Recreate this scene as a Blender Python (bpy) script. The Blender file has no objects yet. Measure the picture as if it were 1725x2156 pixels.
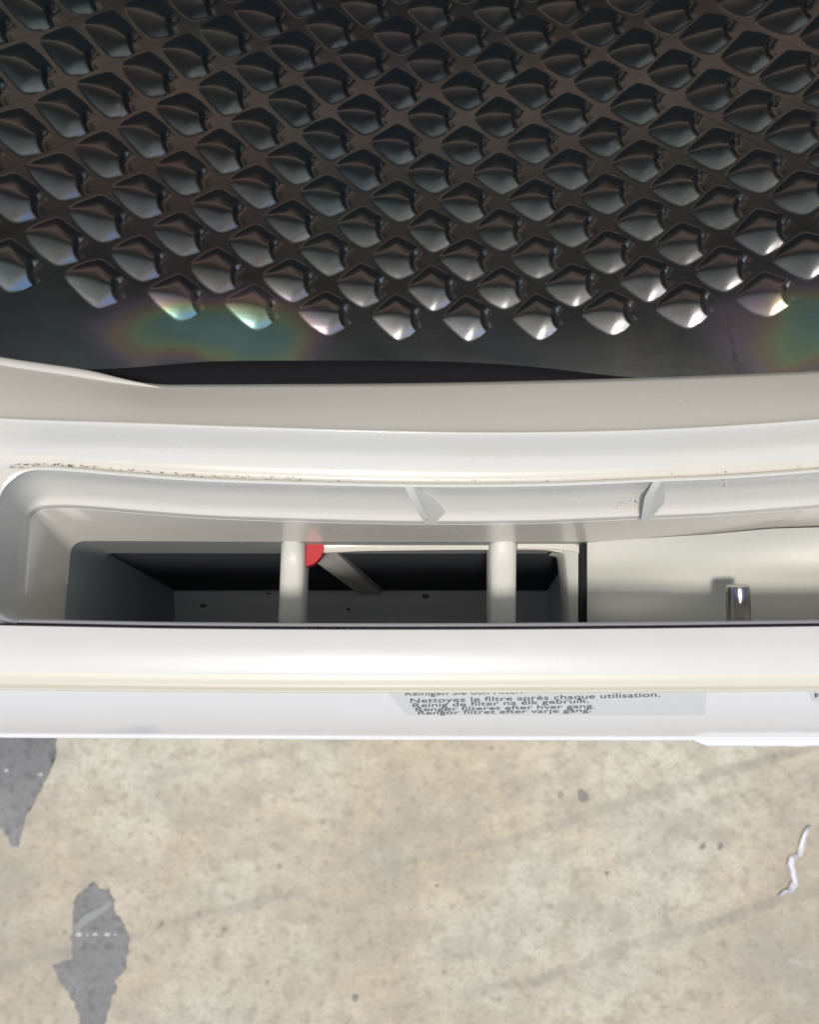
import bpy, bmesh, math, random
import numpy as np
from mathutils import Vector, Matrix, noise
random.seed(7)
C = bpy.context.scene.collection
sc = bpy.context.scene
R = math.radians

# ------------------------------------------------------------------ camera
CZ = 0.650            # camera height above the floor (m)
LZ = CZ - 0.210       # height of the dryer's front ledge
PIT = 0.175
F = 1600.0            # focal length in pixels of a 1725 x 2156 picture
cam_d = bpy.data.cameras.new('camera')
cam_d.sensor_fit = 'VERTICAL'; cam_d.sensor_height = 36.0
cam_d.lens = 36.0 * F / 2156.0
cam_d.clip_start = 0.01; cam_d.clip_end = 500
cam_d.dof.use_dof = True
cam_d.dof.focus_distance = 0.245
cam_d.dof.aperture_fstop = 15.0
cam = bpy.data.objects.new('camera', cam_d); C.objects.link(cam)
cam.location = (0, 0, CZ); cam.rotation_euler = (PIT, 0, 0)
sc.camera = cam

# ------------------------------------------------------------------ sky, sun
SUN_EL, SUN_AZ = R(74), R(-12)       # azimuth measured from -Y (the front) towards +X
w = bpy.data.worlds.new('World'); sc.world = w; w.use_nodes = True
nt = w.node_tree
bg = nt.nodes['Background']
sky = nt.nodes.new('ShaderNodeTexSky'); sky.sky_type = 'NISHITA'; sky.sun_disc = False
sky.sun_elevation = SUN_EL; sky.sun_rotation = math.pi - SUN_AZ
sky.air_density = 1.0; sky.dust_density = 1.6; sky.ozone_density = 1.0
nt.links.new(sky.outputs[0], bg.inputs[0]); bg.inputs[1].default_value = 0.12
sd = bpy.data.lights.new('sun', 'SUN'); sd.energy = 2.2; sd.angle = R(8.0); sd.color = (1, .94, .85)
sun = bpy.data.objects.new('sun', sd); C.objects.link(sun)
dirv = Vector((math.cos(SUN_EL)*math.sin(SUN_AZ), -math.cos(SUN_EL)*math.cos(SUN_AZ), math.sin(SUN_EL)))
sun.rotation_euler = dirv.to_track_quat('Z', 'Y').to_euler()
sc.view_settings.view_transform = 'Standard'; sc.view_settings.look = 'None'
sc.view_settings.exposure = 0.14; sc.view_settings.gamma = 1

# ------------------------------------------------------------------ helpers
def tag(o, label=None, cat=None, group=None, kind=None):
    if label: o['label'] = label
    if cat: o['category'] = cat
    if group: o['group'] = group
    if kind: o['kind'] = kind
    return o

def empty(name, loc, label, cat):
    o = bpy.data.objects.new(name, None); C.objects.link(o); o.location = loc
    o.empty_display_size = .05
    return tag(o, label, cat)

def mesh_obj(name, verts, faces, mat, parent=None, smooth=True, sharp=38, label=None):
    me = bpy.data.meshes.new(name)
    me.from_pydata([tuple(v) for v in verts], [], [tuple(f) for f in faces])
    me.validate(); me.update()
    me.materials.append(mat)
    if smooth:
        me.polygons.foreach_set('use_smooth', [True]*len(me.polygons))
        me.set_sharp_from_angle(angle=R(sharp))
    o = bpy.data.objects.new(name, me); C.objects.link(o)
    if parent:
        o.parent = parent
        pm = Vector((0, 0, 0)); q = parent
        while q: pm += q.location; q = q.parent
        me.transform(Matrix.Translation(-pm))
    if label: o['label'] = label
    return o

def ray(px, py):
    a = (px-862.5)/F; b = (1078-py)/F
    s, c = math.sin(PIT), math.cos(PIT)
    return Vector((a, s + b*c, -c + b*s))

def at(px, py, z):
    """point at height z (relative to the ledge) seen at picture position px,py"""
    d = ray(px, py)
    t = (z + LZ - CZ)/d.z
    return Vector((0, 0, CZ)) + d*t

def interp(tab):
    xs = [a for a, b in tab]; ys = [b for a, b in tab]
    n = len(xs)
    def f(x):
        if x <= xs[0]: return ys[0] + (ys[1]-ys[0])/(xs[1]-xs[0])*max(x-xs[0], -80)
        if x >= xs[-1]: return ys[-1] + (ys[-1]-ys[-2])/(xs[-1]-xs[-2])*min(x-xs[-1], 80)
        i = max(k for k in range(n-1) if xs[k] <= x)
        def m(k):
            if k == 0: return (ys[1]-ys[0])/(xs[1]-xs[0])
            if k == n-1: return (ys[-1]-ys[-2])/(xs[-1]-xs[-2])
            return (ys[k+1]-ys[k-1])/(xs[k+1]-xs[k-1])
        h = xs[i+1]-xs[i]; t = (x-xs[i])/h
        return ((2*t**3-3*t*t+1)*ys[i] + (t**3-2*t*t+t)*h*m(i) + (-2*t**3+3*t*t)*ys[i+1] + (t**3-t*t)*h*m(i+1))
    return f

def cat(profile, n):
    """Catmull-Rom through the points of a profile of Vectors; None marks a sharp break after a point"""
    out = []; seg = []
    def flush(seg, out):
        if len(seg) < 3:
            out.extend(seg if not out else seg[1:]); return
        P = [seg[0]*2-seg[1]] + seg + [seg[-1]*2-seg[-2]]
        pts = []
        for i in range(1, len(P)-2):
            for k in range(n):
                t = k/n
                p0, p1, p2, p3 = P[i-1], P[i], P[i+1], P[i+2]
                pts.append(0.5*((2*p1) + (p2-p0)*t + (2*p0-5*p1+4*p2-p3)*t*t + (3*p1-p0-3*p2+p3)*t**3))
        pts.append(seg[-1])
        out.extend(pts if not out else pts[1:])
    for p in profile:
        if p is None:
            flush(seg, out); seg = [seg[-1]]
        else: seg.append(p)
    flush(seg, out)
    return out

def loft(name, rails, mat, parent, xs, n=4, sharp=38, label=None, close=False):
    """rails: list of (row function or number, height) or None for a sharp edge; swept over the columns xs"""
    cols = []
    for x in xs:
        prof = []
        for r in rails:
            if r is None: prof.append(None); continue
            f, z = r[0], r[1]
            row = f(x) if callable(f) else f
            zz = z(x) if callable(z) else z
            prof.append(at(x, row, zz))
        cols.append(cat(prof, n))
    m = len(cols[0]); v = [p for c in cols for p in c]; fc = []
    for i in range(len(cols)-1):
        for j in range(m-1):
            a = i*m+j; fc.append((a, a+m, a+m+1, a+1))
    return mesh_obj(name, v, fc, mat, parent, sharp=sharp, label=label)

def ring_loft(name, rings, mat, parent, sharp=38, cap=False, label=None):
    m = len(rings[0]); v = [p for r in rings for p in r]; fc = []
    for i in range(len(rings)-1):
        for j in range(m):
            k = (j+1) % m
            fc.append((i*m+j, (i+1)*m+j, (i+1)*m+k, i*m+k))
    if cap: fc.append(tuple(range((len(rings)-1)*m, len(rings)*m)))
    return mesh_obj(name, v, fc, mat, parent, sharp=sharp, label=label)

def solid(name, bm, mat, parent, sharp=38, bevel=0, seg=2, label=None):
    if bevel:
        bmesh.ops.bevel(bm, geom=[e for e in bm.edges if e.calc_face_angle(0) > .4], offset=bevel, segments=seg, affect='EDGES', profile=.6)
    bmesh.ops.recalc_face_normals(bm, faces=bm.faces)
    bm.verts.index_update()
    v = [x.co.copy() for x in bm.verts]; f = [[q.index for q in p.verts] for p in bm.faces]
    bm.free()
    return mesh_obj(name, v, f, mat, parent, sharp=sharp, label=label)

def box_bm(a, b, bm=None):
    bm = bm or bmesh.new()
    vs = [bm.verts.new((x, y, z)) for x in (a[0], b[0]) for y in (a[1], b[1]) for z in (a[2], b[2])]
    for f in ((0,1,3,2), (4,6,7,5), (0,4,5,1), (2,3,7,6), (0,2,6,4), (1,5,7,3)):
        bm.faces.new([vs[i] for i in f])
    return bm

def prism_bm(poly, off, bm=None):
    """poly of Vectors extruded by vector off"""
    bm = bm or bmesh.new()
    a = [bm.verts.new(p) for p in poly]; b = [bm.verts.new(p+off) for p in poly]
    bm.faces.new(a); bm.faces.new(b[::-1]); n = len(a)
    for i in range(n): bm.faces.new((a[i], b[i], b[(i+1) % n], a[(i+1) % n]))
    return bm

def tube(name, p0, p1, r, mat, parent, n=32, caps=.25, label=None):
    d = (p1-p0); L = d.length; d.normalize()
    a = d.orthogonal().normalized(); b = d.cross(a)
    prof = [(0, 0), (r*.8, 0), (r*.95, r*.06), (r, r*caps), (r, L-r*caps), (r*.95, L-r*.06), (r*.8, L), (0, L)]
    v = []; f = []
    for rr, t in prof:
        for k in range(n):
            th = 2*math.pi*k/n; v.append(p0 + d*t + a*rr*math.cos(th) + b*rr*math.sin(th))
    for i in range(len(prof)-1):
        for k in range(n): f.append((i*n+k, i*n+(k+1) % n, (i+1)*n+(k+1) % n, (i+1)*n+k))
    return mesh_obj(name, v, f, mat, parent, sharp=50, label=label)

# ------------------------------------------------------------------ materials
def pbr(name, col, rough=.5, metal=0, coat=0, spec=.5):
    m = bpy.data.materials.new(name); m.use_nodes = True
    p = m.node_tree.nodes['Principled BSDF']
    p.inputs['Base Color'].default_value = (*col, 1); p.inputs['Roughness'].default_value = rough
    p.inputs['Metallic'].default_value = metal; p.inputs['Coat Weight'].default_value = coat
    p.inputs['Coat Roughness'].default_value = .08; p.inputs['Specular IOR Level'].default_value = spec
    return m, p
def N(m, t, **k):
    n = m.node_tree.nodes.new(t)
    for a, b in k.items():
        if a in n.inputs: n.inputs[a].default_value = b
        else: setattr(n, a, b)
    return n
def L(m, a, b): m.node_tree.links.new(a, b)
def coords(m): return N(m, 'ShaderNodeTexCoord').outputs['Object']
def mapping(m, vec, scale=(1, 1, 1), rot=(0, 0, 0), loc=(0, 0, 0)):
    n = N(m, 'ShaderNodeMapping'); L(m, vec, n.inputs[0])
    n.inputs['Scale'].default_value = scale; n.inputs['Rotation'].default_value = rot; n.inputs['Location'].default_value = loc
    return n.outputs[0]
def noi(m, vec, scale, detail=3, rough=.5, dist=0):
    n = N(m, 'ShaderNodeTexNoise'); L(m, vec, n.inputs['Vector'])
    n.inputs['Scale'].default_value = scale; n.inputs['Detail'].default_value = detail
    n.inputs['Roughness'].default_value = rough; n.inputs['Distortion'].default_value = dist
    return n.outputs['Fac']
def ramp(m, fac, stops, interp='LINEAR'):
    n = N(m, 'ShaderNodeValToRGB'); L(m, fac, n.inputs[0]); n.color_ramp.interpolation = interp
    cr = n.color_ramp
    while len(cr.elements) < len(stops): cr.elements.new(.5)
    for e, (p, c) in zip(cr.elements, stops):
        e.position = p; e.color = (*c, 1) if len(c) == 3 else c
    return n.outputs[0]
def mix(m, fac, a, b, mode='MIX'):
    n = N(m, 'ShaderNodeMix', data_type='RGBA', blend_type=mode)
    for s, v in ((0, fac), (6, a), (7, b)):
        if isinstance(v, bpy.types.NodeSocket): L(m, v, n.inputs[s])
        elif isinstance(v, (int, float)): n.inputs[s].default_value = v
        else: n.inputs[s].default_value = (*v, 1)
    return n.outputs[2]
def bump(m, p, h, strength=.2, dist=.001):
    b = N(m, 'ShaderNodeBump'); b.inputs['Strength'].default_value = strength; b.inputs['Distance'].default_value = dist
    L(m, h, b.inputs['Height']); L(m, b.outputs[0], p.inputs['Normal'])

def plastic(name, col, dirt=(.42, .36, .28), rough=.38, coat=0, dirtiness=.5, grain=.06):
    m, p = pbr(name, col, rough, coat=coat)
    v = coords(m)
    big = noi(m, v, 22, 3, .6)
    c = mix(m, ramp(m, big, [(.35, (0, 0, 0)), (.8, (.25, .25, .25))]), col, tuple(a*b for a, b in zip(col, (.93, .90, .84))))
    sp = N(m, 'ShaderNodeTexVoronoi'); L(m, v, sp.inputs['Vector']); sp.inputs['Scale'].default_value = 420
    spk = ramp(m, sp.outputs['Distance'], [(.0, (1, 1, 1)), (.11, (1, 1, 1)), (.16, (0, 0, 0))])
    sel = ramp(m, noi(m, v, 75, 2, .5), [(.66, (0, 0, 0)), (.74, (1, 1, 1))])
    sel2 = N(m, 'ShaderNodeMath', operation='MULTIPLY'); L(m, spk, sel2.inputs[0]); L(m, sel, sel2.inputs[1])
    s3 = N(m, 'ShaderNodeMath', operation='MULTIPLY'); L(m, sel2.outputs[0], s3.inputs[0]); s3.inputs[1].default_value = dirtiness
    c = mix(m, s3.outputs[0], c, dirt)
    L(m, c, p.inputs['Base Color'])
    rg = ramp(m, noi(m, v, 60, 4, .6), [(.3, (rough-.05,)*3), (.7, (rough+.08,)*3)])
    L(m, rg, p.inputs['Roughness'])
    bump(m, p, noi(m, v, 900, 2, .5), grain, .0004)
    return m

M_cream = plastic('cream_plastic', (.74, .725, .665), rough=.30, coat=.5, dirtiness=.12)
M_inner = plastic('inner_plastic', (.68, .69, .65), rough=.42, dirtiness=.1)
M_enamel = plastic('white_enamel', (.765, .76, .735), rough=.34, coat=0, dirtiness=.12, grain=.02)
M_face = plastic('glossy_white_enamel', (.80, .80, .80), rough=.2, coat=.5, dirtiness=.12, grain=.01)
M_groove = plastic('groove_plastic', (.70, .675, .56), rough=.4, dirtiness=.15)
M_mouth = plastic('shaded_duct_plastic', (.38, .405, .41), rough=.5, dirtiness=.3)  # darker duct plastic: the throat's shade is put into this colour
M_duct2b, _ = pbr('grey_lint', (.16, .155, .15), .9)
M_rib = plastic('dusty_rib_plastic', (.57, .57, .53), rough=.45, dirtiness=.3)
M_trim = plastic('dusty_shaded_trim_plastic', (.33, .34, .38), dirt=(.03, .03, .035), rough=.45, dirtiness=.9)
M_black, _ = pbr('black_rubber', (.008, .008, .010), .7, spec=.25)
M_void, _ = pbr('near_black', (.03, .034, .042), .85)  # near-black for the duct's back wall and the dimple holes
M_duct = plastic('grey_duct_plastic', (.84, .86, .89), dirt=(.05, .05, .05), rough=.5, dirtiness=.8)
M_red, _ = pbr('red_plastic', (.55, .012, .02), .35)
M_chrome, _ = pbr('chromed_steel', (.36, .34, .345), .2, metal=1)
M_sticker, _ = pbr('sticker_film', (.66, .67, .655), .35)
M_ink, _ = pbr('black_ink', (.09, .09, .10), .5)
M_film, _ = pbr('clear_film', (.85, .85, .86), .2)

# stainless drum with heat tints, wear and fine brushed scratches
M_drum, p = pbr('stainless_drum', (.3, .3, .3), .3, metal=1)
def drum_mat(m, p):
    g = N(m, 'ShaderNodeNewGeometry').outputs['Position']
    t = noi(m, mapping(m, g, (1, 1, 1)), 11, 2, .45, .6)
    tint = ramp(m, t, [(.30, (.30, .30, .42)), (.42, (.30, .43, .42)), (.50, (.40, .42, .40)), (.60, (.44, .39, .37)), (.72, (.34, .34, .44))])
    k = ramp(m, noi(m, g, 6, 2, .5), [(.35, (.1,)*3), (.65, (.75,)*3)])
    c = mix(m, k, (.41, .43, .43), tint)
    c = mix(m, 1.0, c, (1.42, 1.42, 1.44), 'MULTIPLY')
    prev = None
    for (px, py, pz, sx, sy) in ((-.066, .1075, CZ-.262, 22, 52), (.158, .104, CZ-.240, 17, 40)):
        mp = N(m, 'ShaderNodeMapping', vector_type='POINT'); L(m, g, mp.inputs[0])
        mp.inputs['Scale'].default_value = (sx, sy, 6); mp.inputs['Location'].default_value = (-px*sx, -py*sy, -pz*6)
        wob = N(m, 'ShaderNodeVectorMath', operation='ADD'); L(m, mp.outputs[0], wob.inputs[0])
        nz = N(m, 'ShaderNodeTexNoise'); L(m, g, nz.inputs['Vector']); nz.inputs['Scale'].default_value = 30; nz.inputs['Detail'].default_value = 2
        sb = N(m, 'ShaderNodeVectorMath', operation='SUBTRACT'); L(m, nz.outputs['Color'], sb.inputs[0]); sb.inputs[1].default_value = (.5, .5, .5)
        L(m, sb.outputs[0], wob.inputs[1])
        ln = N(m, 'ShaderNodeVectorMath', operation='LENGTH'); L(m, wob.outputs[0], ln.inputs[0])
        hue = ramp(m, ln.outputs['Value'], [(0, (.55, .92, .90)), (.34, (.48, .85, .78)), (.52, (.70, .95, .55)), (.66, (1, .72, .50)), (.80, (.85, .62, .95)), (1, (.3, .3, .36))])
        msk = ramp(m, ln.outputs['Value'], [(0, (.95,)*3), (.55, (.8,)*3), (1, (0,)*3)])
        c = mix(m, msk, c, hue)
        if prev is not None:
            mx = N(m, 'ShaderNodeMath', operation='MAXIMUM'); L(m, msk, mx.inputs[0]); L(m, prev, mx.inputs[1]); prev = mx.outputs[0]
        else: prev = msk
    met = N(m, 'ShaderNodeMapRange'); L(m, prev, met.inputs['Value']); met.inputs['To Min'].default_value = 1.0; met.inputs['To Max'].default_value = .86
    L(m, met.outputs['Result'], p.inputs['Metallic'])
    L(m, c, p.inputs['Base Color'])
    s = noi(m, mapping(m, g, (25, 2600, 400), (0, 0, R(4))), 1, 3, .6)
    sm = noi(m, g, 40, 4, .6)
    r1 = mix(m, .5, s, sm)
    L(m, ramp(m, r1, [(.35, (.18,)*3), (.65, (.25,)*3)]), p.inputs['Roughness'])
    bump(m, p, s, .008, .0002)
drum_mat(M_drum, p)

# ------------------------------------------------------------------ floor
def floor_mat(name, base):
    m, p = pbr(name, (.5, .45, .36), .8, spec=.25)
    v = coords(m)
    n1 = noi(m, mapping(m, v, (1, 1, 1), (0, 0, 0), (.35, .1, 0)), 4.2, 5, .6, .15)
    n2 = noi(m, mapping(m, v, (1, 1.15, 1), (0, 0, R(14))), 34, 6, .72, .15)
    n3 = noi(m, v, 110, 4, .6)
    if base == 'screed':
        c = ramp(m, n1, [(.34, (.53, .51, .42)), (.44, (.61, .585, .475)), (.52, (.595, .535, .405)), (.60, (.55, .47, .34)), (.70, (.43, .40, .32))])
        c = mix(m, ramp(m, n2, [(.42, (0, 0, 0)), (.66, (.8, .8, .8))]), c, (.40, .355, .285))
        c = mix(m, ramp(m, n2, [(.30, (.65, .65, .65)), (.44, (0, 0, 0))]), c, (.60, .565, .475))
        st = noi(m, mapping(m, v, (1.6, 4.5, 1), (0, 0, R(-14))), 3.5, 5, .7, .2)
        c = mix(m, ramp(m, st, [(.44, (0, 0, 0)), (.80, (.7, .7, .7))]), c, (.38, .37, .31))
        # thin trowel / tyre lines running up to the right
        wv = N(m, 'ShaderNodeTexWave', bands_direction='Y'); L(m, mapping(m, v, (1, 1, 1), (0, 0, R(-15))), wv.inputs['Vector'])
        wv.inputs['Scale'].default_value = 2.9; wv.inputs['Distortion'].default_value = 1.3; wv.inputs['Detail'].default_value = 3; wv.inputs['Detail Scale'].default_value = 1.2
        lm = ramp(m, wv.outputs['Fac'], [(.978, (0, 0, 0)), (.998, (.5, .5, .5))])
        gate = ramp(m, noi(m, v, 5, 5, .75), [(.38, (0, 0, 0)), (.62, (1, 1, 1))])
        lm = mix(m, 1.0, lm, gate, 'MULTIPLY')
        c = mix(m, lm, c, (.27, .26, .23))
    else:
        c = ramp(m, n1, [(.3, (.17, .17, .17)), (.5, (.24, .235, .225)), (.7, (.31, .30, .28))])
        c = mix(m, ramp(m, n2, [(.5, (0, 0, 0)), (.75, (.4, .4, .4))]), c, (.12, .12, .13))
    n4 = noi(m, v, 330, 3, .7)
    c = mix(m, ramp(m, n4, [(.50, (0, 0, 0)), (.68, (.5, .5, .5))]), c, tuple(x*.66 for x in ((.5, .45, .35) if base == 'screed' else (.19, .19, .19))))
    c = mix(m, ramp(m, n3, [(.52, (0, 0, 0)), (.70, (.6, .6, .6))]), c, tuple(x*.62 for x in ((.5, .43, .33) if base == 'screed' else (.17, .17, .17))))
    vo = N(m, 'ShaderNodeTexVoronoi'); L(m, v, vo.inputs['Vector']); vo.inputs['Scale'].default_value = 75
    pit = ramp(m, vo.outputs['Distance'], [(.10, (.7, .7, .7)), (.26, (0, 0, 0))])
    pit = mix(m, 1.0, pit, ramp(m, noi(m, v, 31, 2, .5), [(.56, (0, 0, 0)), (.70, (1, 1, 1))]), 'MULTIPLY')
    c = mix(m, pit, c, (.2, .18, .15))
    L(m, c, p.inputs['Base Color'])
    bump(m, p, n3, .35, .002)
    return m
M_floor = floor_mat('worn_screed', 'screed')
M_bare = floor_mat('bare_grey_concrete', 'bare')

# one sheet to the horizon, fine near the dryer
v = []; f = []
gx = [-200, -40, -8, -2, -.8, -.4, 0, .4, .8, 2, 8, 40, 200]
for y in gx:
    for x in gx: v.append((x, y, 0))
n = len(gx)
for j in range(n-1):
    for i in range(n-1): f.append((j*n+i, j*n+i+1, (j+1)*n+i+1, (j+1)*n+i))
floor = mesh_obj('floor', v, f, M_floor, smooth=False)
tag(floor, 'worn beige concrete floor with grey smears and fine cracks', None, None, 'structure')

def patch(name, poly, th, mat, parent, jit=.0012, z0=0.0, sub=14, label=None):
    """thin irregular layer on the floor from a picture outline laid on the floor plane"""
    P = [at(x, y, -LZ) for x, y in poly]; Q = []
    for i in range(len(P)):
        a, b = P[i], P[(i+1) % len(P)]
        for k in range(sub):
            q = a.lerp(b, k/sub)
            nn = noise.noise_vector(q*90)*jit*1.4 + noise.noise_vector(q*260)*jit*1.3 + noise.noise_vector(q*700)*jit*.6
            Q.append(Vector((q.x+nn.x, q.y+nn.y, z0)))
    bm = prism_bm(Q, Vector((0, 0, th)))
    bmesh.ops.triangulate(bm, faces=[f for f in bm.faces if len(f.verts) > 4])
    return solid(name, bm, mat, parent, sharp=0, label=label)
patch('bare_patch', [(-60, 1500), (60, 1480), (128, 1500), (120, 1560), (112, 1600), (96, 1640), (80, 1672), (60, 1715), (45, 1750), (36, 1784), (22, 1778), (10, 1752), (-6, 1738), (-60, 1700)],
      .0004, M_bare, floor, label='grey pointed patch of bare concrete by the dryer front')
pb = patch('bare_patch', [(196, 1852), (204, 1868), (226, 1872), (240, 1898), (246, 1925), (258, 1948), (270, 1975), (271, 2005), (264, 2040), (246, 2062), (240, 2090), (228, 2125), (216, 2175), (214, 2230), (160, 2230), (166, 2150), (158, 2112), (134, 2080), (120, 2056), (112, 2034), (130, 2026), (149, 2022), (152, 2000), (148, 1972), (152, 1945), (152, 1912), (160, 1890), (178, 1874), (190, 1868)],
      .0004, M_bare, floor, label='grey long patch of bare concrete, lighter band across it')
M_pale, _ = pbr('pale_smear', (.29, .31, .29), .8)
patch('pale_smear', [(155, 1950), (175, 1930), (205, 1912), (235, 1896), (238, 1906), (215, 1922), (185, 1945), (160, 1966)], .0004, M_pale, floor, .0009, .0005, 4)
M_white, _ = pbr('white_paint_drops', (.52, .52, .51), .6)
for k, (x, y, r) in enumerate([(166, 1966, 6), (184, 1968, 2.5), (201, 1966, 4), (226, 1967, 5), (243, 1967, 2.5), (86, 1630, 4), (14, 1622, 4)]):
    poly = [(x+r*1.3*math.cos(a)*(1+.3*math.sin(3*a+k)), y+r*.8*math.sin(a)) for a in [i*math.pi/4 for i in range(8)]]
    patch('paint_drop', poly, .0004, M_white, floor, .0002, .0005, 1)
M_stain, _ = pbr('oil_stain', (.24, .215, .185), .7)
for k, (x, y, r) in enumerate([(1230, 1676, 12), (748, 2100, 6), (918, 1866, 4), (1480, 1782, 6), (1518, 1782, 7), (1278, 1840, 5)]):
    poly = [(x+r*math.cos(a)*(1+.25*math.sin(2*a+k)), y+r*1.15*math.sin(a)*(1+.2*math.cos(3*a+k))) for a in [i*math.pi/5 for i in range(10)]]
    patch('dark_spot', poly, .0004, M_stain, floor, .0008, 0.0, 2)
M_oil = floor_mat('grey_smear', 'bare')

# torn scrap of white plastic on the floor, far right
def scrap():
    M_scrap, _ = pbr('white_plastic_scrap', (.82, .82, .83), .45)
    path = [(1704, 1738, 4), (1694, 1756, 8), (1686, 1780, 10), (1680, 1800, 7), (1668, 1806, 12), (1664, 1822, 22), (1672, 1842, 18), (1676, 1858, 14), (1664, 1872, 8), (1650, 1876, 7), (1640, 1884, 3)]
    v = []; f = []; random.seed(3)
    for i, (x, y, wd) in enumerate(path):
        for k in range(7):
            t = k/6-.5
            jx = random.uniform(-3.2, 3.2); jy = random.uniform(-3, 3)
            p_ = at(x+wd*t*.7+jx, y+wd*t*.35+jy, -LZ)
            v.append((p_.x, p_.y, .0008+random.uniform(0, .0022)*(.3 if k in (0, 6) else 1)))
    for i in range(len(path)-1):
        for k in range(6): f.append((i*7+k, i*7+k+1, (i+1)*7+k+1, (i+1)*7+k))
    o = mesh_obj('plastic_scrap', v, f, M_scrap, sharp=12)
    s = o.modifiers.new('thick', 'SOLIDIFY'); s.thickness = .0004
    tag(o, 'torn crumpled scrap of white plastic lying on the beige concrete floor', 'scrap')
scrap()

# ------------------------------------------------------------------ the dryer
dryer = empty('tumble_dryer', (0, 0.2, 0), 'white tumble dryer seen from above into its dimpled steel drum and empty filter slot', 'tumble dryer')
XS = list(range(-1150, -150, 100)) + list(range(-150, 1876, 20)) + list(range(1975, 2876, 100))

f_drumedge = interp([(-150, 727), (0, 757), (160, 781), (320, 807), (420, 809), (600, 808), (865, 806), (1200, 799), (1500, 789), (1725, 779), (1875, 766)])
f_crest = interp([(-150, 868), (0, 881), (300, 892), (600, 902), (865, 909), (1065, 911), (1316, 907), (1516, 898), (1725, 883), (1875, 866)])
f_rim = interp([(-150, 1003), (0, 983), (60, 980), (125, 983), (250, 993), (400, 1003), (551, 1010), (847, 1018), (1130, 1017), (1386, 1006), (1531, 1000), (1725, 986), (1875, 975)])
f_band0 = interp([(-150, 1315), (0, 1317), (400, 1324), (862, 1326), (1300, 1324), (1725, 1319), (1875, 1317)])
f_band1 = interp([(-150, 1413), (0, 1414), (500, 1420), (862, 1421), (1300, 1420), (1725, 1418), (1875, 1417)])
f_lip = interp([(-150, 1452), (0, 1453), (500, 1458), (862, 1459), (1300, 1458), (1725, 1455), (1875, 1454)])
f_bot = interp([(-150, 1544), (0, 1546), (500, 1549), (862, 1551), (1300, 1552), (1725, 1552), (1875, 1552)])
def off(fn, d): return lambda x: fn(x)+d

# upper ledge between drum and slot
ledge = loft('door_ledge', [
    (off(f_drumedge, 1), -.050), (off(f_drumedge, 1), -.0065), None, (off(f_drumedge, 1), -.0060), (off(f_drumedge, 5), -.0044), (off(f_drumedge, 14), -.0030),
    (lambda x: f_drumedge(x)*.45+f_crest(x)*.55, .0018), (off(f_crest, -8), .0052), (off(f_crest, 0), .0060), (off(f_crest, 7), .0054),
    (off(f_crest, 22), .0030), (off(f_crest, 50), -.0020), (lambda x: f_crest(x)*.25+f_rim(x)*.75, -.0046), (off(f_rim, -6), -.0052), None, (off(f_rim, 1), -.0060), None, (off(f_rim, 1.5), -.009)],
    M_cream, dryer, XS, n=5, sharp=50)

# soft bead that follows the drum edge on the left
def bead():
    path = []
    for k in range(40):
        x = -420 + (338+420)*k/39
        path.append(at(x, f_drumedge(x)+5 + (0 if x < 300 else (x-300)*.05), -.0040))
    v = []; f = []; n = 12
    for i, p_ in enumerate(path):
        d = (path[min(i+1, 39)]-path[max(i-1, 0)]).normalized(); a = Vector((0, 0, 1)); b = d.cross(a).normalized()
        r = .00125*min(1, (39-i)/8+.05)
        for k in range(n):
            th = 2*math.pi*k/n; v.append(p_ + a*r*math.cos(th)*.9 + b*r*math.sin(th)*1.25)
    for i in range(39):
        for k in range(n): f.append((i*n+k, i*n+(k+1) % n, (i+1)*n+(k+1) % n, (i+1)*n+k))
    mesh_obj('edge_bead', v, f, M_cream, dryer, label='thin rounded lip along the left of the drum opening')
bead()

# white front: band, groove, slanted face with its bottom edge
front = loft('front_panel', [
    (off(f_band0, 0), -.0120), None, (off(f_band0, 0), -.0016), (off(f_band0, 1.5), -.0004), (off(f_band0, 4), 0), (off(f_band0, 50), .0006), (off(f_band1, -3), 0), (off(f_band1, -.5), -.0006), (off(f_band1, 0), -.0016), None, (off(f_band1, -1), -.0060)],
    M_enamel, dryer, XS, n=3, sharp=50)
loft('front_groove', [(off(f_band1, -3), -.0034), (off(f_band1, 12), -.0036), (off(f_band1, 24), -.0044), (off(f_lip, -6), -.0040), (off(f_lip, -2), -.0040), (off(f_lip, 0), -.0050), None, (off(f_lip, -3), -.011)],
     M_groove, dryer, XS, n=3, sharp=60)
FZ0, FZ1 = -.0075, -.044
def face_pt(x, t, lift=0):
    """point on the slanted front face; t = 0 under the lip, 1 at the bottom edge"""
    a = at(x, f_lip(x)-8, FZ0+.001); b = at(x, f_bot(x), FZ1); q = a.lerp(b, t)
    bulge = .0016*math.sin(math.pi*min(max(t, 0), 1))
    nrm = Vector((0, -(FZ0-FZ1), -(b.y-a.y))).normalized()
    nrm = Vector((0, -.9, .42)).normalized()
    return q + nrm*(bulge+lift)
def front_face():
    v = []; f = []; ts = [k/16 for k in range(17)]
    for x in XS:
        for t in ts: v.append(face_pt(x, t))
        b = at(x, f_bot(x), FZ1)
        v.append(b+Vector((0, -.0001, -.0006)))
        for k in range(7):
            th = math.pi*(k/6)
            v.append(b + Vector((0, -.0001-.0012*math.sin(th), -.0018+.0012*math.cos(th))))
        v.append(b+Vector((0, .012, -.0035)))
        v.append(b+Vector((0, .013, -LZ-FZ1+.02)))
    m = len(v)//len(XS)
    for i in range(len(XS)-1):
        for j in range(m-1):
            a = i*m+j; f.append((a, a+m, a+m+1, a+1))
    return mesh_obj('front_face', v, f, M_face, dryer, sharp=40, label='glossy white slanted front strip that carries the sticker')
front_face()

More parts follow.
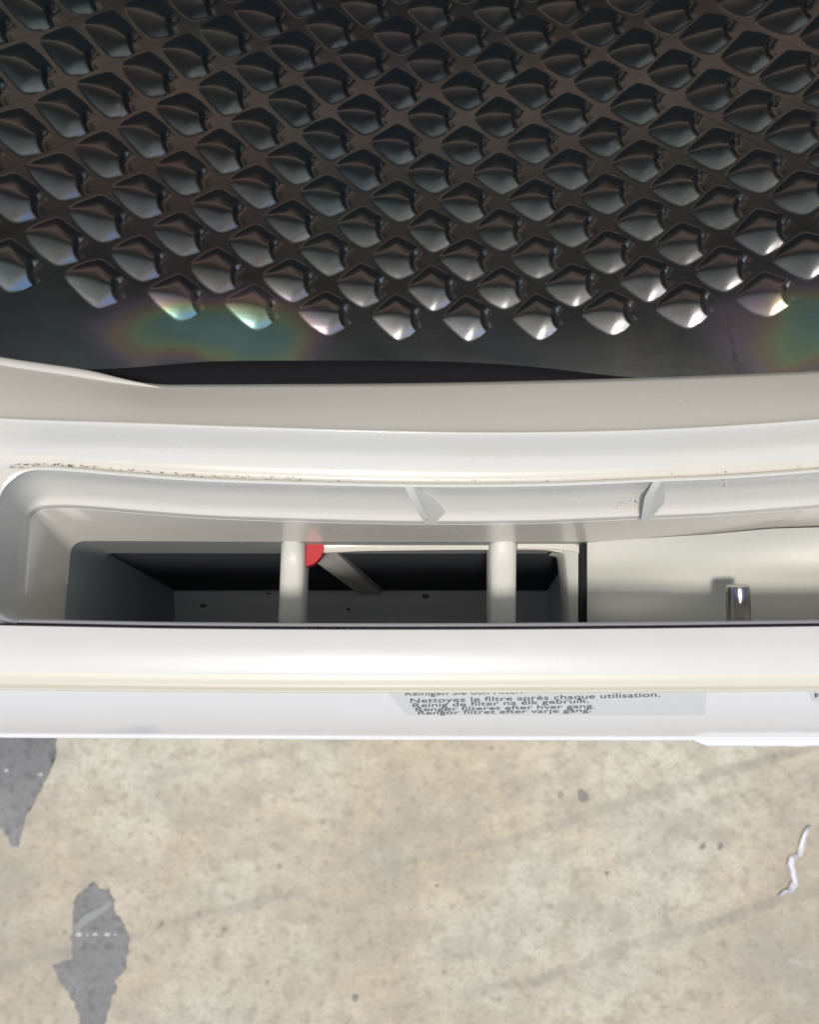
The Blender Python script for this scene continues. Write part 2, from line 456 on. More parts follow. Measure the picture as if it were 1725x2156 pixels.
# peeling film edge at the bottom right
def film():
    v = []; f = []
    xs = [1462+k*12 for k in range(36)]
    for i, x in enumerate(xs):
        e = min(1, i/2.5)
        ww = (.2+.8*e)*(1+.15*noise.noise(Vector((x*.03, 0, 0))))
        b = at(x, f_bot(x)+1.5, FZ1-.001)
        for k in range(4): v.append(b + Vector((0, -.0023*ww*k/3-.0004, -.0003*k*k*.4)))
    for i in range(len(xs)-1):
        for k in range(3): f.append((i*4+k, (i+1)*4+k, (i+1)*4+k+1, i*4+k+1))
    o = mesh_obj('peeling_film', v, f, M_film, dryer, label='white film edge peeling below the bottom right of the front')
    s = o.modifiers.new('thick', 'SOLIDIFY'); s.thickness = .0003
film()

# ------------------------------------------------------------------ sticker with its writing
def sticker(name, left, right, t0, t1, lines, label=None):
    v = []; f = []; nx, ny = 30, 6
    for i in range(nx+1):
        for j in range(ny+1):
            s = j/ny; x = (left[0]*(1-s)+left[1]*s)*(1-i/nx) + (right[0]*(1-s)+right[1]*s)*i/nx
            v.append(face_pt(x, t0+(t1-t0)*s, .00012))
    for i in range(nx):
        for j in range(ny):
            a = i*(ny+1)+j; f.append((a, a+ny+1, a+ny+2, a+1))
    st = mesh_obj(name, v, f, M_sticker, dryer, label=label)
    for (txt, x0, ta, x1, tb, hh) in lines:
        cu = bpy.data.curves.new('line', 'FONT'); cu.body = txt; cu.size = 1; cu.offset = .004; cu.resolution_u = 3
        to = bpy.data.objects.new('tmp', cu); C.objects.link(to)
        dg = bpy.context.evaluated_depsgraph_get(); me = bpy.data.meshes.new_from_object(to.evaluated_get(dg))
        vs = [q.co.copy() for q in me.vertices]; fs = [tuple(q.vertices) for q in me.polygons]
        bpy.data.objects.remove(to); bpy.data.curves.remove(cu)
        W = max(q.x for q in vs)
        out = []
        for q in vs:
            s = q.x/W; t = ta+(tb-ta)*s - q.y*hh
            out.append(face_pt(x0+(x1-x0)*s, t, .0002))
        mesh_obj('text_line', out, fs, M_ink, st, smooth=False)
    return st
sticker('sticker', (815, 858), (1488, 1482), .02, .40, [
    ('Reinigen Sie den Filter.', 852, .085, 1100, .055, .095),
    ('Nettoyez le filtre après chaque utilisation.', 862, .190, 1390, .105, .095),
    ('Reinig de filter na elk gebruik.', 867, .262, 1240, .190, .095),
    ('Rengør filteret efter hver gang.', 873, .325, 1252, .270, .092),
    ('Rengör filtret efter varje gång.', 878, .385, 1244, .340, .092)],
    'pale grey instruction sticker with five lines of black writing')
sticker('sticker', (1700, 1712), (1900, 1895), .02, .20, [('Pour', 1712, .125, 1800, .25, .09)], 'corner of a second printed sticker at the far right')

# ------------------------------------------------------------------ filter slot
rimf = interp([(-150, 1024), (0, 998), (60, 990), (125, 991), (250, 1001), (400, 1012), (551, 1018), (847, 1025), (1130, 1024), (1386, 1014), (1531, 1008), (1725, 994), (1875, 980)])
PXL, PXR = -14, 2060
ZT = -.0035
XL = at(PXL, 1150, ZT).x; XR = at(PXR, 1150, ZT).x
def yback(X):
    px = X/((CZ-LZ-ZT)*1.0)*F*.99 + 862.5
    for _ in range(6):
        row = rimf(min(max(px, -150), 1875)); P = at(px, row, ZT); px += (X-P.x)*F/.215
    return P.y
YF = at(862, 1311, -.001).y
def ring(z, ib=0, fr=0, il=0, rb=.0105, rf=.006, zf=None, xr=None, flat=0.0):
    """closed outline; ib/fr/il push back, front and side edges inwards; zf = height along the front edge"""
    xl, xr = XL+il, (XR-il if xr is None else xr)
    yf = YF+fr; zf = z if zf is None else zf
    pts = []
    nb = 90
    mid = yback(.005)
    for k in range(nb+1):
        X = xl+rb + (xr-rb-xl-rb)*k/nb
        pts.append(Vector((X, (yback(X)*(1-flat)+mid*flat)-ib, z)))
    yl, yr = pts[0].y, pts[-1].y
    right = []
    for k in range(1, 9):
        a = math.pi/2*(1-k/8); right.append(Vector((xr-rb+rb*math.cos(a), yr-rb+rb*math.sin(a), z)))
    for k in range(0, 9):
        a = -math.pi/2*k/8; right.append(Vector((xr-rf+rf*math.cos(a), yf+rf+rf*math.sin(a), zf)))
    fr_ = [Vector((xr-rf + (xl+rf-xr+rf)*k/40, yf, zf)) for k in range(1, 40)]
    left = []
    for k in range(0, 9):
        a = -math.pi/2-math.pi/2*k/8; left.append(Vector((xl+rf+rf*math.cos(a), yf+rf+rf*math.sin(a), zf)))
    for k in range(0, 8):
        a = math.pi-math.pi/2*k/8; left.append(Vector((xl+rb+rb*math.cos(a), yl-rb+rb*math.sin(a), z)))
    out = pts+right+fr_+left
    for q in out: q.z += LZ
    return out
def yat(row, z): return at(862, row, z).y
y0 = yat(1025, ZT)
def ibk(row, z): return y0 - yat(row, z)
HZ = -.045            # height of the slot floor
slot = ring_loft('filter_slot', [
    ring(-.0066, -.008, -.0000, -.16, rb=.03, zf=-.0060),
    ring(-.0062, -.0014, -.0000, -.0012, rb=.012, zf=-.0050),
    ring(-.0040, -.0013, -.0000, -.0011, rb=.012, zf=-.0035),
    ring(-.0033, -.0006, 0, -.0006, zf=-.0030),
    ring(-.0036, 0, 0, 0, zf=-.0030),
    ring(-.0058, ibk(1027, -.0058), .0001, .0001),
    ring(-.0120, ibk(1052, -.0120), .0002, .0004, rb=.0095),
    ring(-.0158, ibk(1072, -.0158), .0003, .0006, rb=.0085),
    ring(-.0172, ibk(1080, -.0172), .0003, .0007, rb=.0075),
    ring(-.0179, ibk(1088, -.0179), .0003, .0008, rb=.0065, rf=.005),
    ring(-.0185, ibk(1096, -.0185), .0003, .0009, rb=.0050, rf=.005),
    ring(-.0198, ibk(1101, -.0198), .0004, .0010, rb=.0040, rf=.004),
    ring(-.0215, ibk(1103, -.0215), .0004, .0012, rb=.0032, rf=.003),
    ring(-.0216, ibk(1104, -.0216), .0004, .0013, rb=.0028, rf=.003),
    ring(-.0300, ibk(1118, -.0300), .0005, .0022, rb=.0035, rf=.003, flat=.42),
    ring(-.0400, ibk(1134, -.0400), .0006, .0030, rb=.0045, rf=.003, flat=.80),
    ring(-.0438, ibk(1141, -.0438), .0006, .0035, rb=.0045, rf=.003, flat=.92),
    ], M_cream, dryer, sharp=34)
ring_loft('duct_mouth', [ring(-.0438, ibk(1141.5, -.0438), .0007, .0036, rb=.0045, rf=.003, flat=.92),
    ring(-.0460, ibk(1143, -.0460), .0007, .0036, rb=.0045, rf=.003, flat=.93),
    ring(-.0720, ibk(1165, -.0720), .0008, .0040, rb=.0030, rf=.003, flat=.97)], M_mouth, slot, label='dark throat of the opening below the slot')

# dusty trim along the slot front; shade and sky tint painted into its grey
loft('slot_trim', [(off(f_band0, -14), -.012), (off(f_band0, -14), -.0040), (off(f_band0, -12.5), -.0030), (off(f_band0, -8), -.0028), (off(f_band0, -6), -.0034), None, (off(f_band0, -5), -.0046), (off(f_band0, -3), -.0046), None,
     (off(f_band0, -2.2), -.0026), (off(f_band0, -.6), -.0028), None, (off(f_band0, .4), -.010)],
     M_trim, slot, list(range(34, 1876, 20))+[1975, 2060], n=3, sharp=50, label='dusty, shade-grey trim strip along the front of the slot')
def corner_trim():
    pts = [(-130, 1240), (-60, 1262), (-30, 1276), (0, 1291), (18, 1300), (36, 1306)]
    v = []; f = []
    for (x, y) in pts:
        for dy, z in ((-2, -.010), (-2, -.0032), (3, -.0026), (9, -.0034), (34, -.0046)):
            row = min(y+dy, f_band0(x)+1); v.append(at(x, row, z))
    for i in range(len(pts)-1):
        for k in range(4): f.append((i*5+k, (i+1)*5+k, (i+1)*5+k+1, i*5+k+1))
    mesh_obj('corner_trim', v, f, M_trim, slot, label='grey corner of the slot trim at the left')
corner_trim()

# slot floor: a plate with the air opening cut into it
def slot_floor():
    yb = lambda px: at(px, 1134, HZ).y+.004
    yf = YF-.001
    ch = interp([(100, 1132), (161, 1140), (400, 1146), (588, 1151), (827, 1143), (1036, 1136), (1203, 1133), (1232, 1137)])
    xr_ = at(1232, 1250, HZ).x; cols = [60, 100, 130, 143, 150]
    # right floor, dished and rising to the right
    v = []; f = []; xs = [1237+k*22 for k in range(38)]; ny = 22
    for x in xs:
        s = (x-1237)/500
        for j in range(ny+1):
            t = j/ny
            top = 1141-24*min(1, s*1.3)-14*max(0, s-.5)
            row = top+(1325-top)*t
            hi = HZ+.0005+.013*min(1, s*1.3)
            z = HZ-.006 + (hi-HZ+.006)*(1-t)**2.4 - .007*math.exp(-((t-.55)/.2)**2)*math.exp(-((s-.10)/.28)**2) + .010*max(0, s-.45)*(.35+math.exp(-((t-.38)/.16)**2))
            v.append(at(x, row, z))
    for i in range(len(xs)-1):
        for j in range(ny): a = i*(ny+1)+j; f.append((a, a+ny+1, a+ny+2, a+1))
    mesh_obj('slot_floor', v, f, M_inner, slot, label='dished right part of the slot floor beside the black seal')
slot_floor()

# inner duct frame below the opening
def duct():
    z1 = -.052; zc = -.0722
    back = lambda x: interp([(150, 1163), (300, 1163), (463, 1162), (584, 1166), (690, 1163), (760, 1160), (900, 1158), (1036, 1157), (1150, 1158), (1185, 1164)])(x)
    v = []; f = []; xs = [664+k*17 for k in range(32)]
    for x in xs:
        a = at(x, back(x), z1)
        v += [Vector((a.x, a.y+.020, LZ+z1+.002)), Vector((a.x, a.y+.0022, LZ+z1+.0006)), Vector((a.x, a.y+.0008, LZ+z1+.0002)), a+Vector((0, 0, -.0006)), a+Vector((0, .0004, -.006))]
    for i in range(len(xs)-1):
        for k in range(4): f.append((i*5+k, i*5+k+1, (i+1)*5+k+1, (i+1)*5+k))
    mesh_obj('duct_frame', v, f, M_cream, slot, label='pale frame edge inside the opening')
    # right leg of the frame, curved corner
    path = [(1168, 1158.5), (1181, 1160), (1186, 1163), (1188, 1172), (1193, 1215), (1196, 1250), (1198, 1280), (1199, 1330)]
    outer = [(1170, 1120), (1200, 1125), (1222, 1135), (1228, 1160), (1228, 1215), (1228, 1250), (1228, 1280), (1228, 1330)]
    v = []; f = []
    for (x, y), (X, Y) in zip(path, outer):
        a = at(x, y, z1); b = at(X, Y, z1+.003)
        v += [b, a.lerp(b, .12)+Vector((0, 0, .0004)), a+Vector((0, 0, -.0005)), a+Vector((.0008, 0, -.016))]
    for i in range(len(path)-1):
        for k in range(3): f.append((i*4+k, i*4+k+1, (i+1)*4+k+1, (i+1)*4+k))
    mesh_obj('duct_frame', v, f, M_inner, slot, sharp=50, label='right leg of the pale frame beside the seal')
    # duct chamber: left wall, back wall, floor, front
    zb = -.150
    A = at(150, 1164, zc); Bt = at(1260, 1160, z1); yb_b = at(862, 1245, zb).y
    xl_t = XL+.0039; xl_b = at(370, 1246, zb).x; xr_t = at(1236, 1250, -.052).x; xr_b = xr_t+.004; yf = YF-.004
    ztop = LZ+zc+.001; zbot = LZ+zb
    yb_t = A.y+.0005
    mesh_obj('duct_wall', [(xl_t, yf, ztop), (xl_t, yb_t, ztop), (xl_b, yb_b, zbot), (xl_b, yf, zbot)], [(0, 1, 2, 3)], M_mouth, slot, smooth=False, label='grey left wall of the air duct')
    nx = 40; v = []; f = []
    for i in range(nx+1):
        s = i/nx; v += [(xl_t-.003+(xr_t-xl_t+.003)*s, yb_t+.003, ztop+.004), (xl_t-.003+(xr_t-xl_t+.003)*s, yb_t+.0004, ztop), (xl_b-.004+(xr_b-xl_b+.004)*s, yb_b, zbot)]
    for i in range(nx): f += [(3*i, 3*i+1, 3*i+4, 3*i+3), (3*i+1, 3*i+2, 3*i+5, 3*i+4)]
    mesh_obj('duct_back', v, f, M_void, slot, label='near-black back wall of the air duct')
    v = []; f = []
    for i in range(nx+1):
        s = i/nx; x = xl_b+(xr_b-xl_b)*s; w_ = .0003*noise.noise(Vector((i*.45, 3, 0)))
        v += [(x, yb_b+.0005, zbot+.0015), (x, yb_b-.0002+w_, zbot+.002), (x, yb_b-.006, zbot+.0022), (x, yb_b-.0085, zbot+.0004), (x, yf, zbot)]
    for i in range(nx):
        for k in range(4): f.append((5*i+k, 5*i+k+1, 5*i+k+6, 5*i+k+5))
    mesh_obj('duct_floor', v, f, M_duct, slot, label='dusty grey duct floor with a raised back edge')
    mesh_obj('duct_wall', [(xr_t, yf, ztop), (xr_t, yb_t+.01, ztop), (xr_b, yb_b+.004, zbot), (xr_b, yf, zbot)], [(0, 3, 2, 1)], M_duct, slot, smooth=False, label='grey right wall of the air duct')
    mesh_obj('duct_wall', [(xl_t, yf, LZ-.012), (xr_t, yf, LZ-.012), (xr_b, yf, zbot), (xl_b-.01, yf, zbot)], [(0, 1, 2, 3)], M_duct, slot, smooth=False, label='grey front wall of the air duct')
    # pieces of lint and dirt on the duct floor edge
    random.seed(11)
    for k in range(5):
        x = 430+k*160+random.uniform(-30, 30); r = random.uniform(.0006, .0015)
        c = at(x, random.choice([1250, 1256, 1252, 1275, 1283]), zb+.002)
        bm = bmesh.new(); bmesh.ops.create_icosphere(bm, subdivisions=2, radius=r)
        for q in bm.verts: q.co = Vector((q.co.x*random.uniform(1.2, 1.6), q.co.y*.8, q.co.z*.35))*(1+.4*noise.noise(q.co*900+Vector((k, 0, 0)))) + c
        solid('lint_clump', bm, M_duct2b, slot)
duct()

# cross bars of the opening
def bar(xl, xr, top_row, z, yext, h, mat, label):
    """a rounded bar running from the back wall to the front wall"""
    a = at(xl[0], top_row, z); b = at(xr[0], top_row, z); c = at(xl[1], 1310, z); d = at(xr[1], 1310, z)
    a = a + Vector((0, yext, 0)); b = b + Vector((0, yext, 0))
    c = c+Vector((0, -.004, 0)); d = d+Vector((0, -.004, 0))
    n = 14; v = []; f = []; m = 12
    for i in range(m+1):
        t = i/m; lft = a.lerp(c, t); rgt = b.lerp(d, t); wd = rgt-lft
        fl = .003*max(0, 1-t*4)**2
        for k in range(n+1):
            s = k/n; u = abs(2*s-1)
            zz = -.0016*u**4 + fl*(1-u*u)
            v.append(lft + wd*s + Vector((0, 0, zz)))
        v.append(rgt+Vector((0, 0, -h))); v.append(lft+Vector((0, 0, -h)))
    M_ = n+3
    for i in range(m):
        for k in range(M_): f.append((i*M_+k, i*M_+(k+1) % M_, (i+1)*M_+(k+1) % M_, (i+1)*M_+k))
    f.append(tuple(range(M_))); f.append(tuple(range(m*M_, (m+1)*M_))[::-1])
    return mesh_obj('cross_bar', v, f, mat, slot, sharp=45, label=label)
bar((590, 584), (640, 634), 1160, -.0455, .003, .014, M_inner, 'greyish left cross bar beside the red tab')
bar((1034, 1034), (1090, 1087), 1140, -.0440, .004, .014, M_inner, 'brighter right cross bar')

# black seal strip
a = at(1226, 1146, HZ+.001); b = at(1237, 1146, HZ+.001); c = at(1237, 1325, HZ+.001); d = at(1226, 1325, HZ+.001)
solid('rubber_seal', prism_bm([a, b, c, d], Vector((0, 0, -.012))), M_black, slot, bevel=.0003)
# curved tab at the top of the seal
a = [at(1090, 1141, -.0485), at(1180, 1141, -.0485), at(1208, 1143, -.0485), at(1220, 1150, -.0485), at(1222, 1166, -.0485), at(1205, 1160, -.0485), at(1170, 1156, -.0485), at(1090, 1155, -.0485)]
solid('frame_tab', prism_bm(a, Vector((0, 0, -.0012))), M_cream, slot, bevel=.0003)

# red tab and slanted strut
def red():
    c = at(640, 1150, -.0500); r = .0068; bm = bmesh.new()
    poly = [c+Vector((r*math.cos(t), r*math.sin(t)*1.02, 0)) for t in [2*math.pi*k/40 for k in range(40)]]
    prism_bm(poly, Vector((0, 0, -.005)), bm)
    solid('red_tab', bm, M_red, slot, bevel=.0005)
    a = at(660, 1180, -.062); b = at(694, 1150, -.062); c = at(802, 1252, -.138); d = at(758, 1252, -.138)
    bm = prism_bm([a, b, c, d], Vector((.0, .004, -.004)))
    m = M_duct2
    solid('slanted_strut', bm, m, slot, bevel=.0008)
M_duct2 = plastic('pale_duct_plastic', (.62, .60, .57), rough=.5, dirtiness=.3)
red()

# steel hinge pin
p0 = at(1554, 1232, -.034); p1 = Vector((p0.x+.0009, YF-.003, p0.z-.0035))
tube('steel_pin', p0, p1, .0037, M_chrome, slot, 40, .3)

# two gussets on the slot's back wall
def gusset(A, B, C_, D_, th, label):
    bm = bmesh.new(); prism_bm([A, B, C_, D_], th, bm)
    solid('gusset_rib', bm, M_rib, slot, bevel=.00015, seg=1, label=label)
gusset(at(869, 1024, -.0045), at(887, 1060, -.0070), at(913, 1105, -.0175), at(950, 1066, -.0165), at(851, 1024, -.0045)-at(869, 1024, -.0045), 'dusty triangular rib leaning right, left of the two')
gusset(at(1394, 1013, -.0045), at(1376, 1046, -.0070), at(1367, 1097, -.0175), at(1404, 1054, -.0155), at(1376, 1014, -.0045)-at(1394, 1013, -.0045), 'triangular rib leaning left, right of the two')

# dirt specks along the rim and in the corners
def specks():
    random.seed(21); bm = bmesh.new()
    spots = []
    for k in range(150):
        x = 20+(random.random()**1.7)*620; base = rimf(x)
        spots.append((x, base-random.choice([6, 13, 14, 12, 9])+random.uniform(-1.2, 1.2), -.0049, random.uniform(.00006, .00019)))
    for k in range(70):
        x = random.uniform(100, 1710); spots.append((x, rimf(x)-random.uniform(4, 16), -.0046, random.uniform(.00005, .00016)))
    for k in range(26):
        x = random.gauss(893, 9); spots.append((x, 1040+(x-875)*1.35+random.uniform(3, 24), -.0135, random.uniform(.00006, .00018)))
    for k in range(14): spots.append((random.gauss(1318, 14), random.gauss(1062, 8), -.0140, random.uniform(.00008, .0002)))
    for k in range(30): x = random.uniform(80, 290); spots.append((x, 1050+(x-80)*.07+random.uniform(-2, 5), -.0185, random.uniform(.0001, .00025)))
    for k in range(80):
        x = random.uniform(300, 1500); spots.append((x, f_band0(x)-random.choice([2, 3, 4, 8]), -.0029, random.uniform(.00007, .00022)))
    for k in range(22):
        x = random.gauss(700, 18); spots.append((x, f_band0(x)-random.uniform(1, 5), -.0027, random.uniform(.00015, .0004)))
    for (x, y, z, r) in spots:
        c = at(x, y, z); m = Matrix.Translation(c) @ Matrix.Diagonal((random.uniform(1, 2.4), 1, .6, 1))
        bmesh.ops.create_icosphere(bm, subdivisions=1, radius=r, matrix=m)
    M_speck, _ = pbr('dirt', (.10, .085, .07), .9)
    o = solid('dirt_specks', bm, M_speck, dryer, label='dark dirt specks along the slot rim'); o['kind'] = 'stuff'
specks()

# moulding flash: little hairs hanging from the rim
for x, y, l in ((1129, 1024, 9), (1531, 1008, 17)):
    a = at(x, y, -.006); b = at(x-3, y+l, -.0085)
    tube('mould_flash', a, b, .00022, M_cream, slot, 8)

# ------------------------------------------------------------------ drum
RD = .29; DX = .0193; DZ = CZ-.269+RD; PH0 = -.0838; A_ = 2*math.pi*RD/70; B_ = .0115; DY0 = .1195; SL = .0356
drum_e_loc = Vector((DX, 0, DZ))
def cyl(u, y, h=0.0):
    """u = arc length from the drum's lowest line, y = depth, h = height above the sheet"""
    ph = u/RD; r = RD-h
    return Vector((r*math.sin(ph), y, -r*math.cos(ph) + (y)*SL))
# sheet in front of the dimples + seal
def drum_sheet():
    v = []; f = []; n = 140*3
    ys = [.0815, .086, .090, .095, .1, None]
    for i in range(n+1):
        u = PH0*RD + (i/3-70)*A_/2
        q = (i/3) % 2                    # zigzag: even columns reach down to the tips of the first row
        tri = abs(1-q)                   # 1 at even, 0 at odd
        yz = DY0 - B_*tri
        for y in ys:
            v.append(cyl(u, yz if y is None else y) + drum_e_loc)
    m = len(ys)
    for i in range(n):
        for j in range(m-1): a = i*m+j; f.append((a, a+m, a+m+1, a+1))
    o = mesh_obj('drum', v, f, M_drum, dryer, label='dark steel drum with a honeycomb of pressed dimples')
    return o
drum = drum_sheet()

def dimple_grid(nn, var=0):
    rv = random.Random(var*17+5)
    J = lambda a: rv.uniform(-a, a) if var else 0.0
    """heights of one pressed dimple on its diamond cell; returns verts (u, y, h) and faces"""
    t0_, t1_, t2_ = (-.76+J(.05), .08+J(.05)), (.02+J(.05), .74+J(.04)), (.08+J(.05), -.74+J(.04))
    P = [t0_, (-.43+J(.03), .43+J(.03)), t1_, (.52+J(.03), .44+J(.03))]          # upper outline, left to right
    Q = [(.48+J(.03), -.48+J(.03)), t2_, (-.40+J(.03), -.42+J(.03)), t0_]
    HS = 1+J(.14); CX = 1.05+J(.025); CY = -.04+J(.05)       # lower outline, right to left
    W = [.34, .28, .30, .40, .60, .60]
    WW = [.95, .80, .55, .55, .95, 1.05]
    E = [(P[0], P[1]), (P[1], P[2]), (P[2], P[3]), (Q[0], Q[1]), (Q[1], Q[2]), (Q[2], Q[3])]
    def edge(p, a, b):
        dx, dy = b[0]-a[0], b[1]-a[1]; l = math.hypot(dx, dy)
        return ((p[1]-a[1])*dx-(p[0]-a[0])*dy)/l*-1
    def smin(d, k):
        mn = min(d); return -math.log(sum(math.exp(-k*(q-mn)) for q in d))/k + mn
    def hgt(u, v_):
        p = (u, v_)
        d = [edge(p, a, b) for a, b in E]
        cr = math.hypot(p[0]-CX, p[1]-CY)-.58
        s1 = smin([q/w_ for q, w_ in zip(d, W)], 8)+.06
        s1 = max(0.0, min(1.0, s1))
        s2 = smin([d[0]/.95, d[1]/.9, d[2]/.8, d[3]/.8, d[4]/1.0, d[5]/1.1], 14)+.03
        s2 = max(0.0, min(1.0, s2))
        cc = max(0.0, min(1.0, (cr+.03)/.13)); cc = cc*cc*(3-2*cc)
        h = (.30*(1-(1-s1)**2) + .85*s2)*cc*HS
        # thin raised line along the land between neighbours
        e = abs(u)+abs(v_)
        rid = math.exp(-((e-1)/.055)**2)*.15*(1-math.exp(-((abs(abs(u)-abs(v_)))/.9)**2*0))*max(0, 1-abs(abs(u)-abs(v_))*1.2)
        hole = -0.12*math.exp(-(((u-.56)/.055)**2+((v_-.12)/.10)**2))
        groove = -.10*math.exp(-((math.hypot(u-1.06, v_+.04)-.49)/.07)**2)*(1 if abs(v_) < .5 and u > .4 else 0)
        return h + rid + hole + groove
    v = []; f = []
    for j in range(nn+1):
        for i in range(nn+1):
            a, b = i/nn, j/nn
            u = (a-b); w_ = (a+b-1)
            v.append((u, w_, hgt(u, w_)))
    for j in range(nn):
        for i in range(nn):
            k = j*(nn+1)+i; f.append((k, k+1, k+nn+2, k+nn+1))
    return v, f
DH = .0021
def dimple_mesh(nn, var=0):
    v, f = dimple_grid(nn, var)
    return [(u*A_/2, w_*B_, h*DH) for u, w_, h in v], f
dimple_meshes = []
for var in range(1, 8):
    tv, tf = dimple_mesh(36, var)
    me = bpy.data.meshes.new('dimple')
    me.from_pydata([tuple(cyl(u, y, h)) for u, y, h in tv], [], tf); me.materials.append(M_drum); me.materials.append(M_void)
    me.polygons.foreach_set('use_smooth', [True]*len(me.polygons)); me.update()
    for pl, ff in zip(me.polygons, tf):
        uu = sum(tv[q][0] for q in ff)/4/(A_/2); ww = sum(tv[q][1] for q in ff)/4/B_
        if ((uu-.50)/.045)**2+((ww-.12)/.085)**2 < 1: pl.material_index = 1
    dimple_meshes.append(me)
rd = random.Random(4)
far_v = []; far_f = []
lv, lf = dimple_mesh(10)
dy = drum.location
for j in range(0, 34):
    for i in range(-70, 70):
        if (i+j) % 2: continue
        ph = PH0+i*A_/2/RD; y = DY0+j*B_
        if j <= 13 and -15 <= i <= 16:
            o = bpy.data.objects.new('dimple', rd.choice(dimple_meshes)); C.objects.link(o); o.parent = drum
            o.rotation_euler = (0, -ph, 0)
            o.location = drum_e_loc + Vector((0, y, y*SL)) - Vector((0, .2, 0))
        elif j < 14 or abs(i) < 44:
            k0 = len(far_v); c, s = math.cos(ph), math.sin(ph)
            for (u, yy, h) in lv:
                q = cyl(u, yy, h)
                far_v.append((q.x*c - q.z*s + drum_e_loc.x, q.y+y, q.x*s + q.z*c + drum_e_loc.z + y*SL))
            far_f += [tuple(k0+z for z in ff) for ff in lf]
o = mesh_obj('outer_dimples', far_v, far_f, M_drum, dryer, sharp=180); o['kind'] = 'stuff'
o['label'] = 'dimples of the drum far round its side and back'
# weld seam and spatter on the smooth front strip at the right
def on_drum(px, row, h=0.0):
    lo, hi = .05, .5
    best = None
    for _ in range(60):
        mid = (lo+hi)/2
        ulo, uhi = -.6*RD, .6*RD
        for _ in range(40):
            um = (ulo+uhi)/2; q = cyl(um, mid, h)+drum_e_loc
            if prow(q)[0] < px: ulo = um
            else: uhi = um
        if prow(q)[1] > row: lo = mid
        else: hi = mid
        best = q
    return best
def prow(P):
    s_, c_ = math.sin(PIT), math.cos(PIT); q = P-Vector((0, 0, CZ))
    d_ = q.y*s_-q.z*c_; return 862.5+F*q.x/d_, 1078-F*(q.y*c_+q.z*s_)/d_
def seam():
    pts = [on_drum(1532+.25*(k%3)+k*2.2, 640+k*12.5, .0001) for k in range(14)]
    v = []; f = []
    for i, q in enumerate(pts):
        for dx, dz in ((-.0009, -.0003), (-.0003, .00022), (.0003, .00028), (.0010, -.0003)):
            v.append(q+Vector((dx*(1+.3*math.sin(i*2.1)), 0, dz)))
    for i in range(len(pts)-1):
        for k in range(3): f.append((i*4+k, i*4+k+1, (i+1)*4+k+1, (i+1)*4+k))
    mesh_obj('weld_seam', v, f, M_drum, drum, label='vertical weld seam near the front right of the drum')
seam()
# drum outer skin behind everything and its back plate
v = []; f = []; n = 96
for i in range(n):
    a = 2*math.pi*i/n
    for y in (.081, .53): v.append(Vector(((RD+.003)*math.sin(a), y, -(RD+.003)*math.cos(a)+y*SL))+drum_e_loc)
for i in range(n): k = (i+1) % n; f.append((2*i, 2*i+1, 2*k+1, 2*k))
mesh_obj('drum_skin', v, f, M_drum, dryer)
v = []; f = []
for r in (RD+.003, .2, .1, .0):
    for i in range(n):
        a = 2*math.pi*i/n; v.append(Vector((r*math.sin(a), .505+.02*(r < .15), -r*math.cos(a)+.5*SL))+drum_e_loc)
for j in range(3):
    for i in range(n): k = (i+1) % n; f.append((j*n+i, j*n+k, (j+1)*n+k, (j+1)*n+i))
M_back, p = pbr('back_wall_glint_reflector', (.5, .5, .5), .5)
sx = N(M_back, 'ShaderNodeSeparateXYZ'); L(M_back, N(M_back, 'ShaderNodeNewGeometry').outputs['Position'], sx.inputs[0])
L(M_back, ramp(M_back, sx.outputs['Z'], [(0, (.06, .06, .06)), (DZ+.125, (.05, .05, .048)), (DZ+.150, (.95, .68, .57)), (DZ+.225, (.95, .74, .65)), (DZ+.255, (.12, .12, .11))]), p.inputs['Base Color'])  # warm band added to the unseen back wall to reflect glints into the drum
mesh_obj('drum_back', v, f, M_back, dryer)
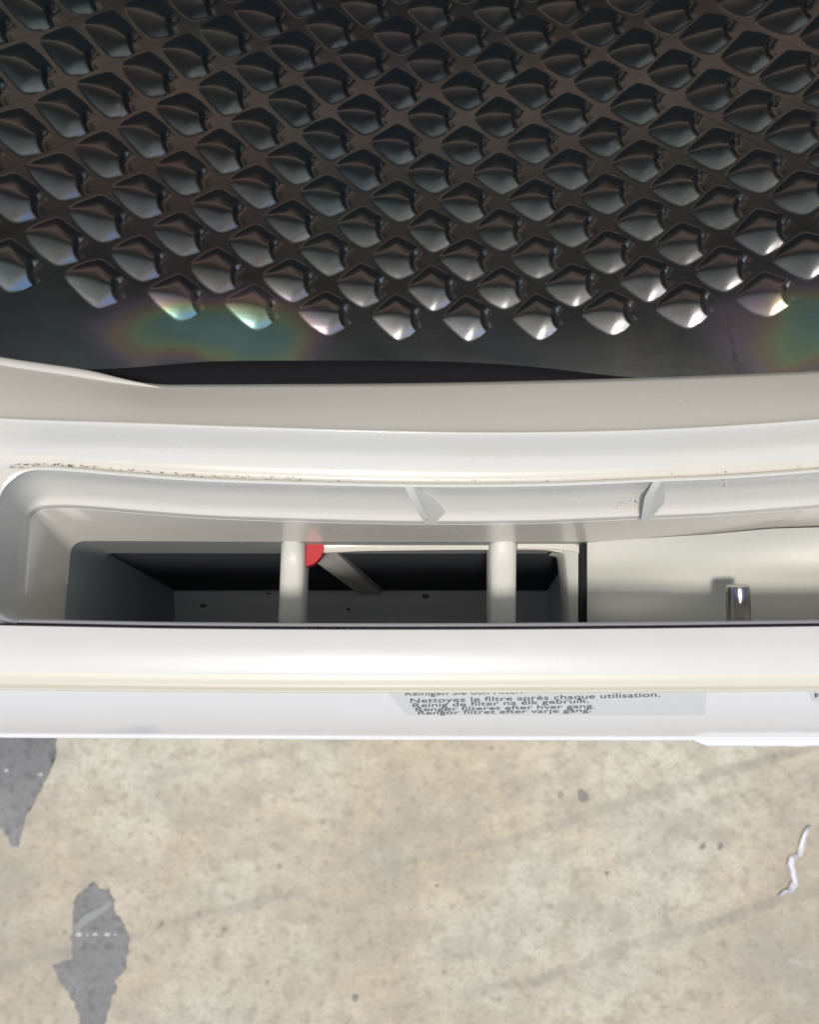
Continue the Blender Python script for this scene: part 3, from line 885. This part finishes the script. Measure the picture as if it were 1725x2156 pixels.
# seal round the drum front, widened to draw the dark reflection beneath the ledge
def prow(P):
    s_, c_ = math.sin(PIT), math.cos(PIT); q = P-Vector((0, 0, CZ))
    d_ = q.y*s_-q.z*c_; return 862.5+F*q.x/d_, 1078-F*(q.y*c_+q.z*s_)/d_
shade_row = interp([(-200, 770), (0, 768), (200, 776), (330, 768), (440, 759), (700, 757), (900, 758), (1100, 768), (1300, 790), (1500, 805), (1725, 815)])
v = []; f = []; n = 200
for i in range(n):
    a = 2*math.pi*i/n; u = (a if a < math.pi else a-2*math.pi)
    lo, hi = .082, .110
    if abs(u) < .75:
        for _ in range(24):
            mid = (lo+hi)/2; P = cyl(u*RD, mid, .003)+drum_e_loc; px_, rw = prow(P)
            if rw > shade_row(max(-200, min(1800, px_))): lo = mid
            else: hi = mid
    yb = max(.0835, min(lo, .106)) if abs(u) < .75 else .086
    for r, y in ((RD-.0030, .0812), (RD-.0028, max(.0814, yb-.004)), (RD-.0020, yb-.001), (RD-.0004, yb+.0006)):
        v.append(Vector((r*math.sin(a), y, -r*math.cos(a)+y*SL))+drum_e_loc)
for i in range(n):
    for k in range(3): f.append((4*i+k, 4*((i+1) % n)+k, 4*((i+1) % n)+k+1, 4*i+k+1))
M_seal_shade, _ = pbr('dark_seal_shade', (.018, .018, .022), .8, spec=.2)
mesh_obj('drum_seal_shade', v, f, M_seal_shade, dryer)

# ------------------------------------------------------------------ cabinet round the drum, outside the picture
cab = bmesh.new()
xw = .315; zt = DZ+.36
box_bm((-xw, .07, .02), (-xw+.012, .56, zt), cab); box_bm((xw-.012+.02, .07, .02), (xw+.02, .56, zt), cab)
box_bm((-xw+.013, .55, .02), (xw+.007, .56, zt), cab)
box_bm((-xw+.013, .07, zt-.012), (xw+.007, .549, zt), cab)
box_bm((-.262, -.012, .02), (-.252, .045, LZ-.062), cab); box_bm((.252, -.012, .02), (.262, .045, LZ-.062), cab)
solid('cabinet', cab, M_enamel, dryer)
# unseen upper front, placed over the opening to shade ledge and drum
solid('shade_hood', box_bm((-xw, -.030, LZ+.465), (xw+.02, .068, zt), None), M_enamel, dryer, bevel=.006)
# front bulkhead with the round opening, above the ledge
v = []; f = []; n = 64
for i in range(n+1):
    a = R(-68) + (2*math.pi-R(44)*1-0)*0 + R(316)*i/n - R(0)
    a = R(52+ (256)*i/n)
    x, z = math.sin(a), -math.cos(a)
    s = min((xw-.014)/max(abs(x), 1e-6), .318/max(abs(z), 1e-6))
    v += [Vector((x*.286+DX, .088, z*.286+DZ)), Vector((x*.286+DX, .100, z*.286+DZ)), Vector((x*s+.01, .090, z*s+DZ))]
for i in range(n): f += [(3*i, 3*i+2, 3*i+5, 3*i+3), (3*i, 3*i+3, 3*i+4, 3*i+1)]
mesh_obj('bulkhead', v, f, M_cream, dryer)
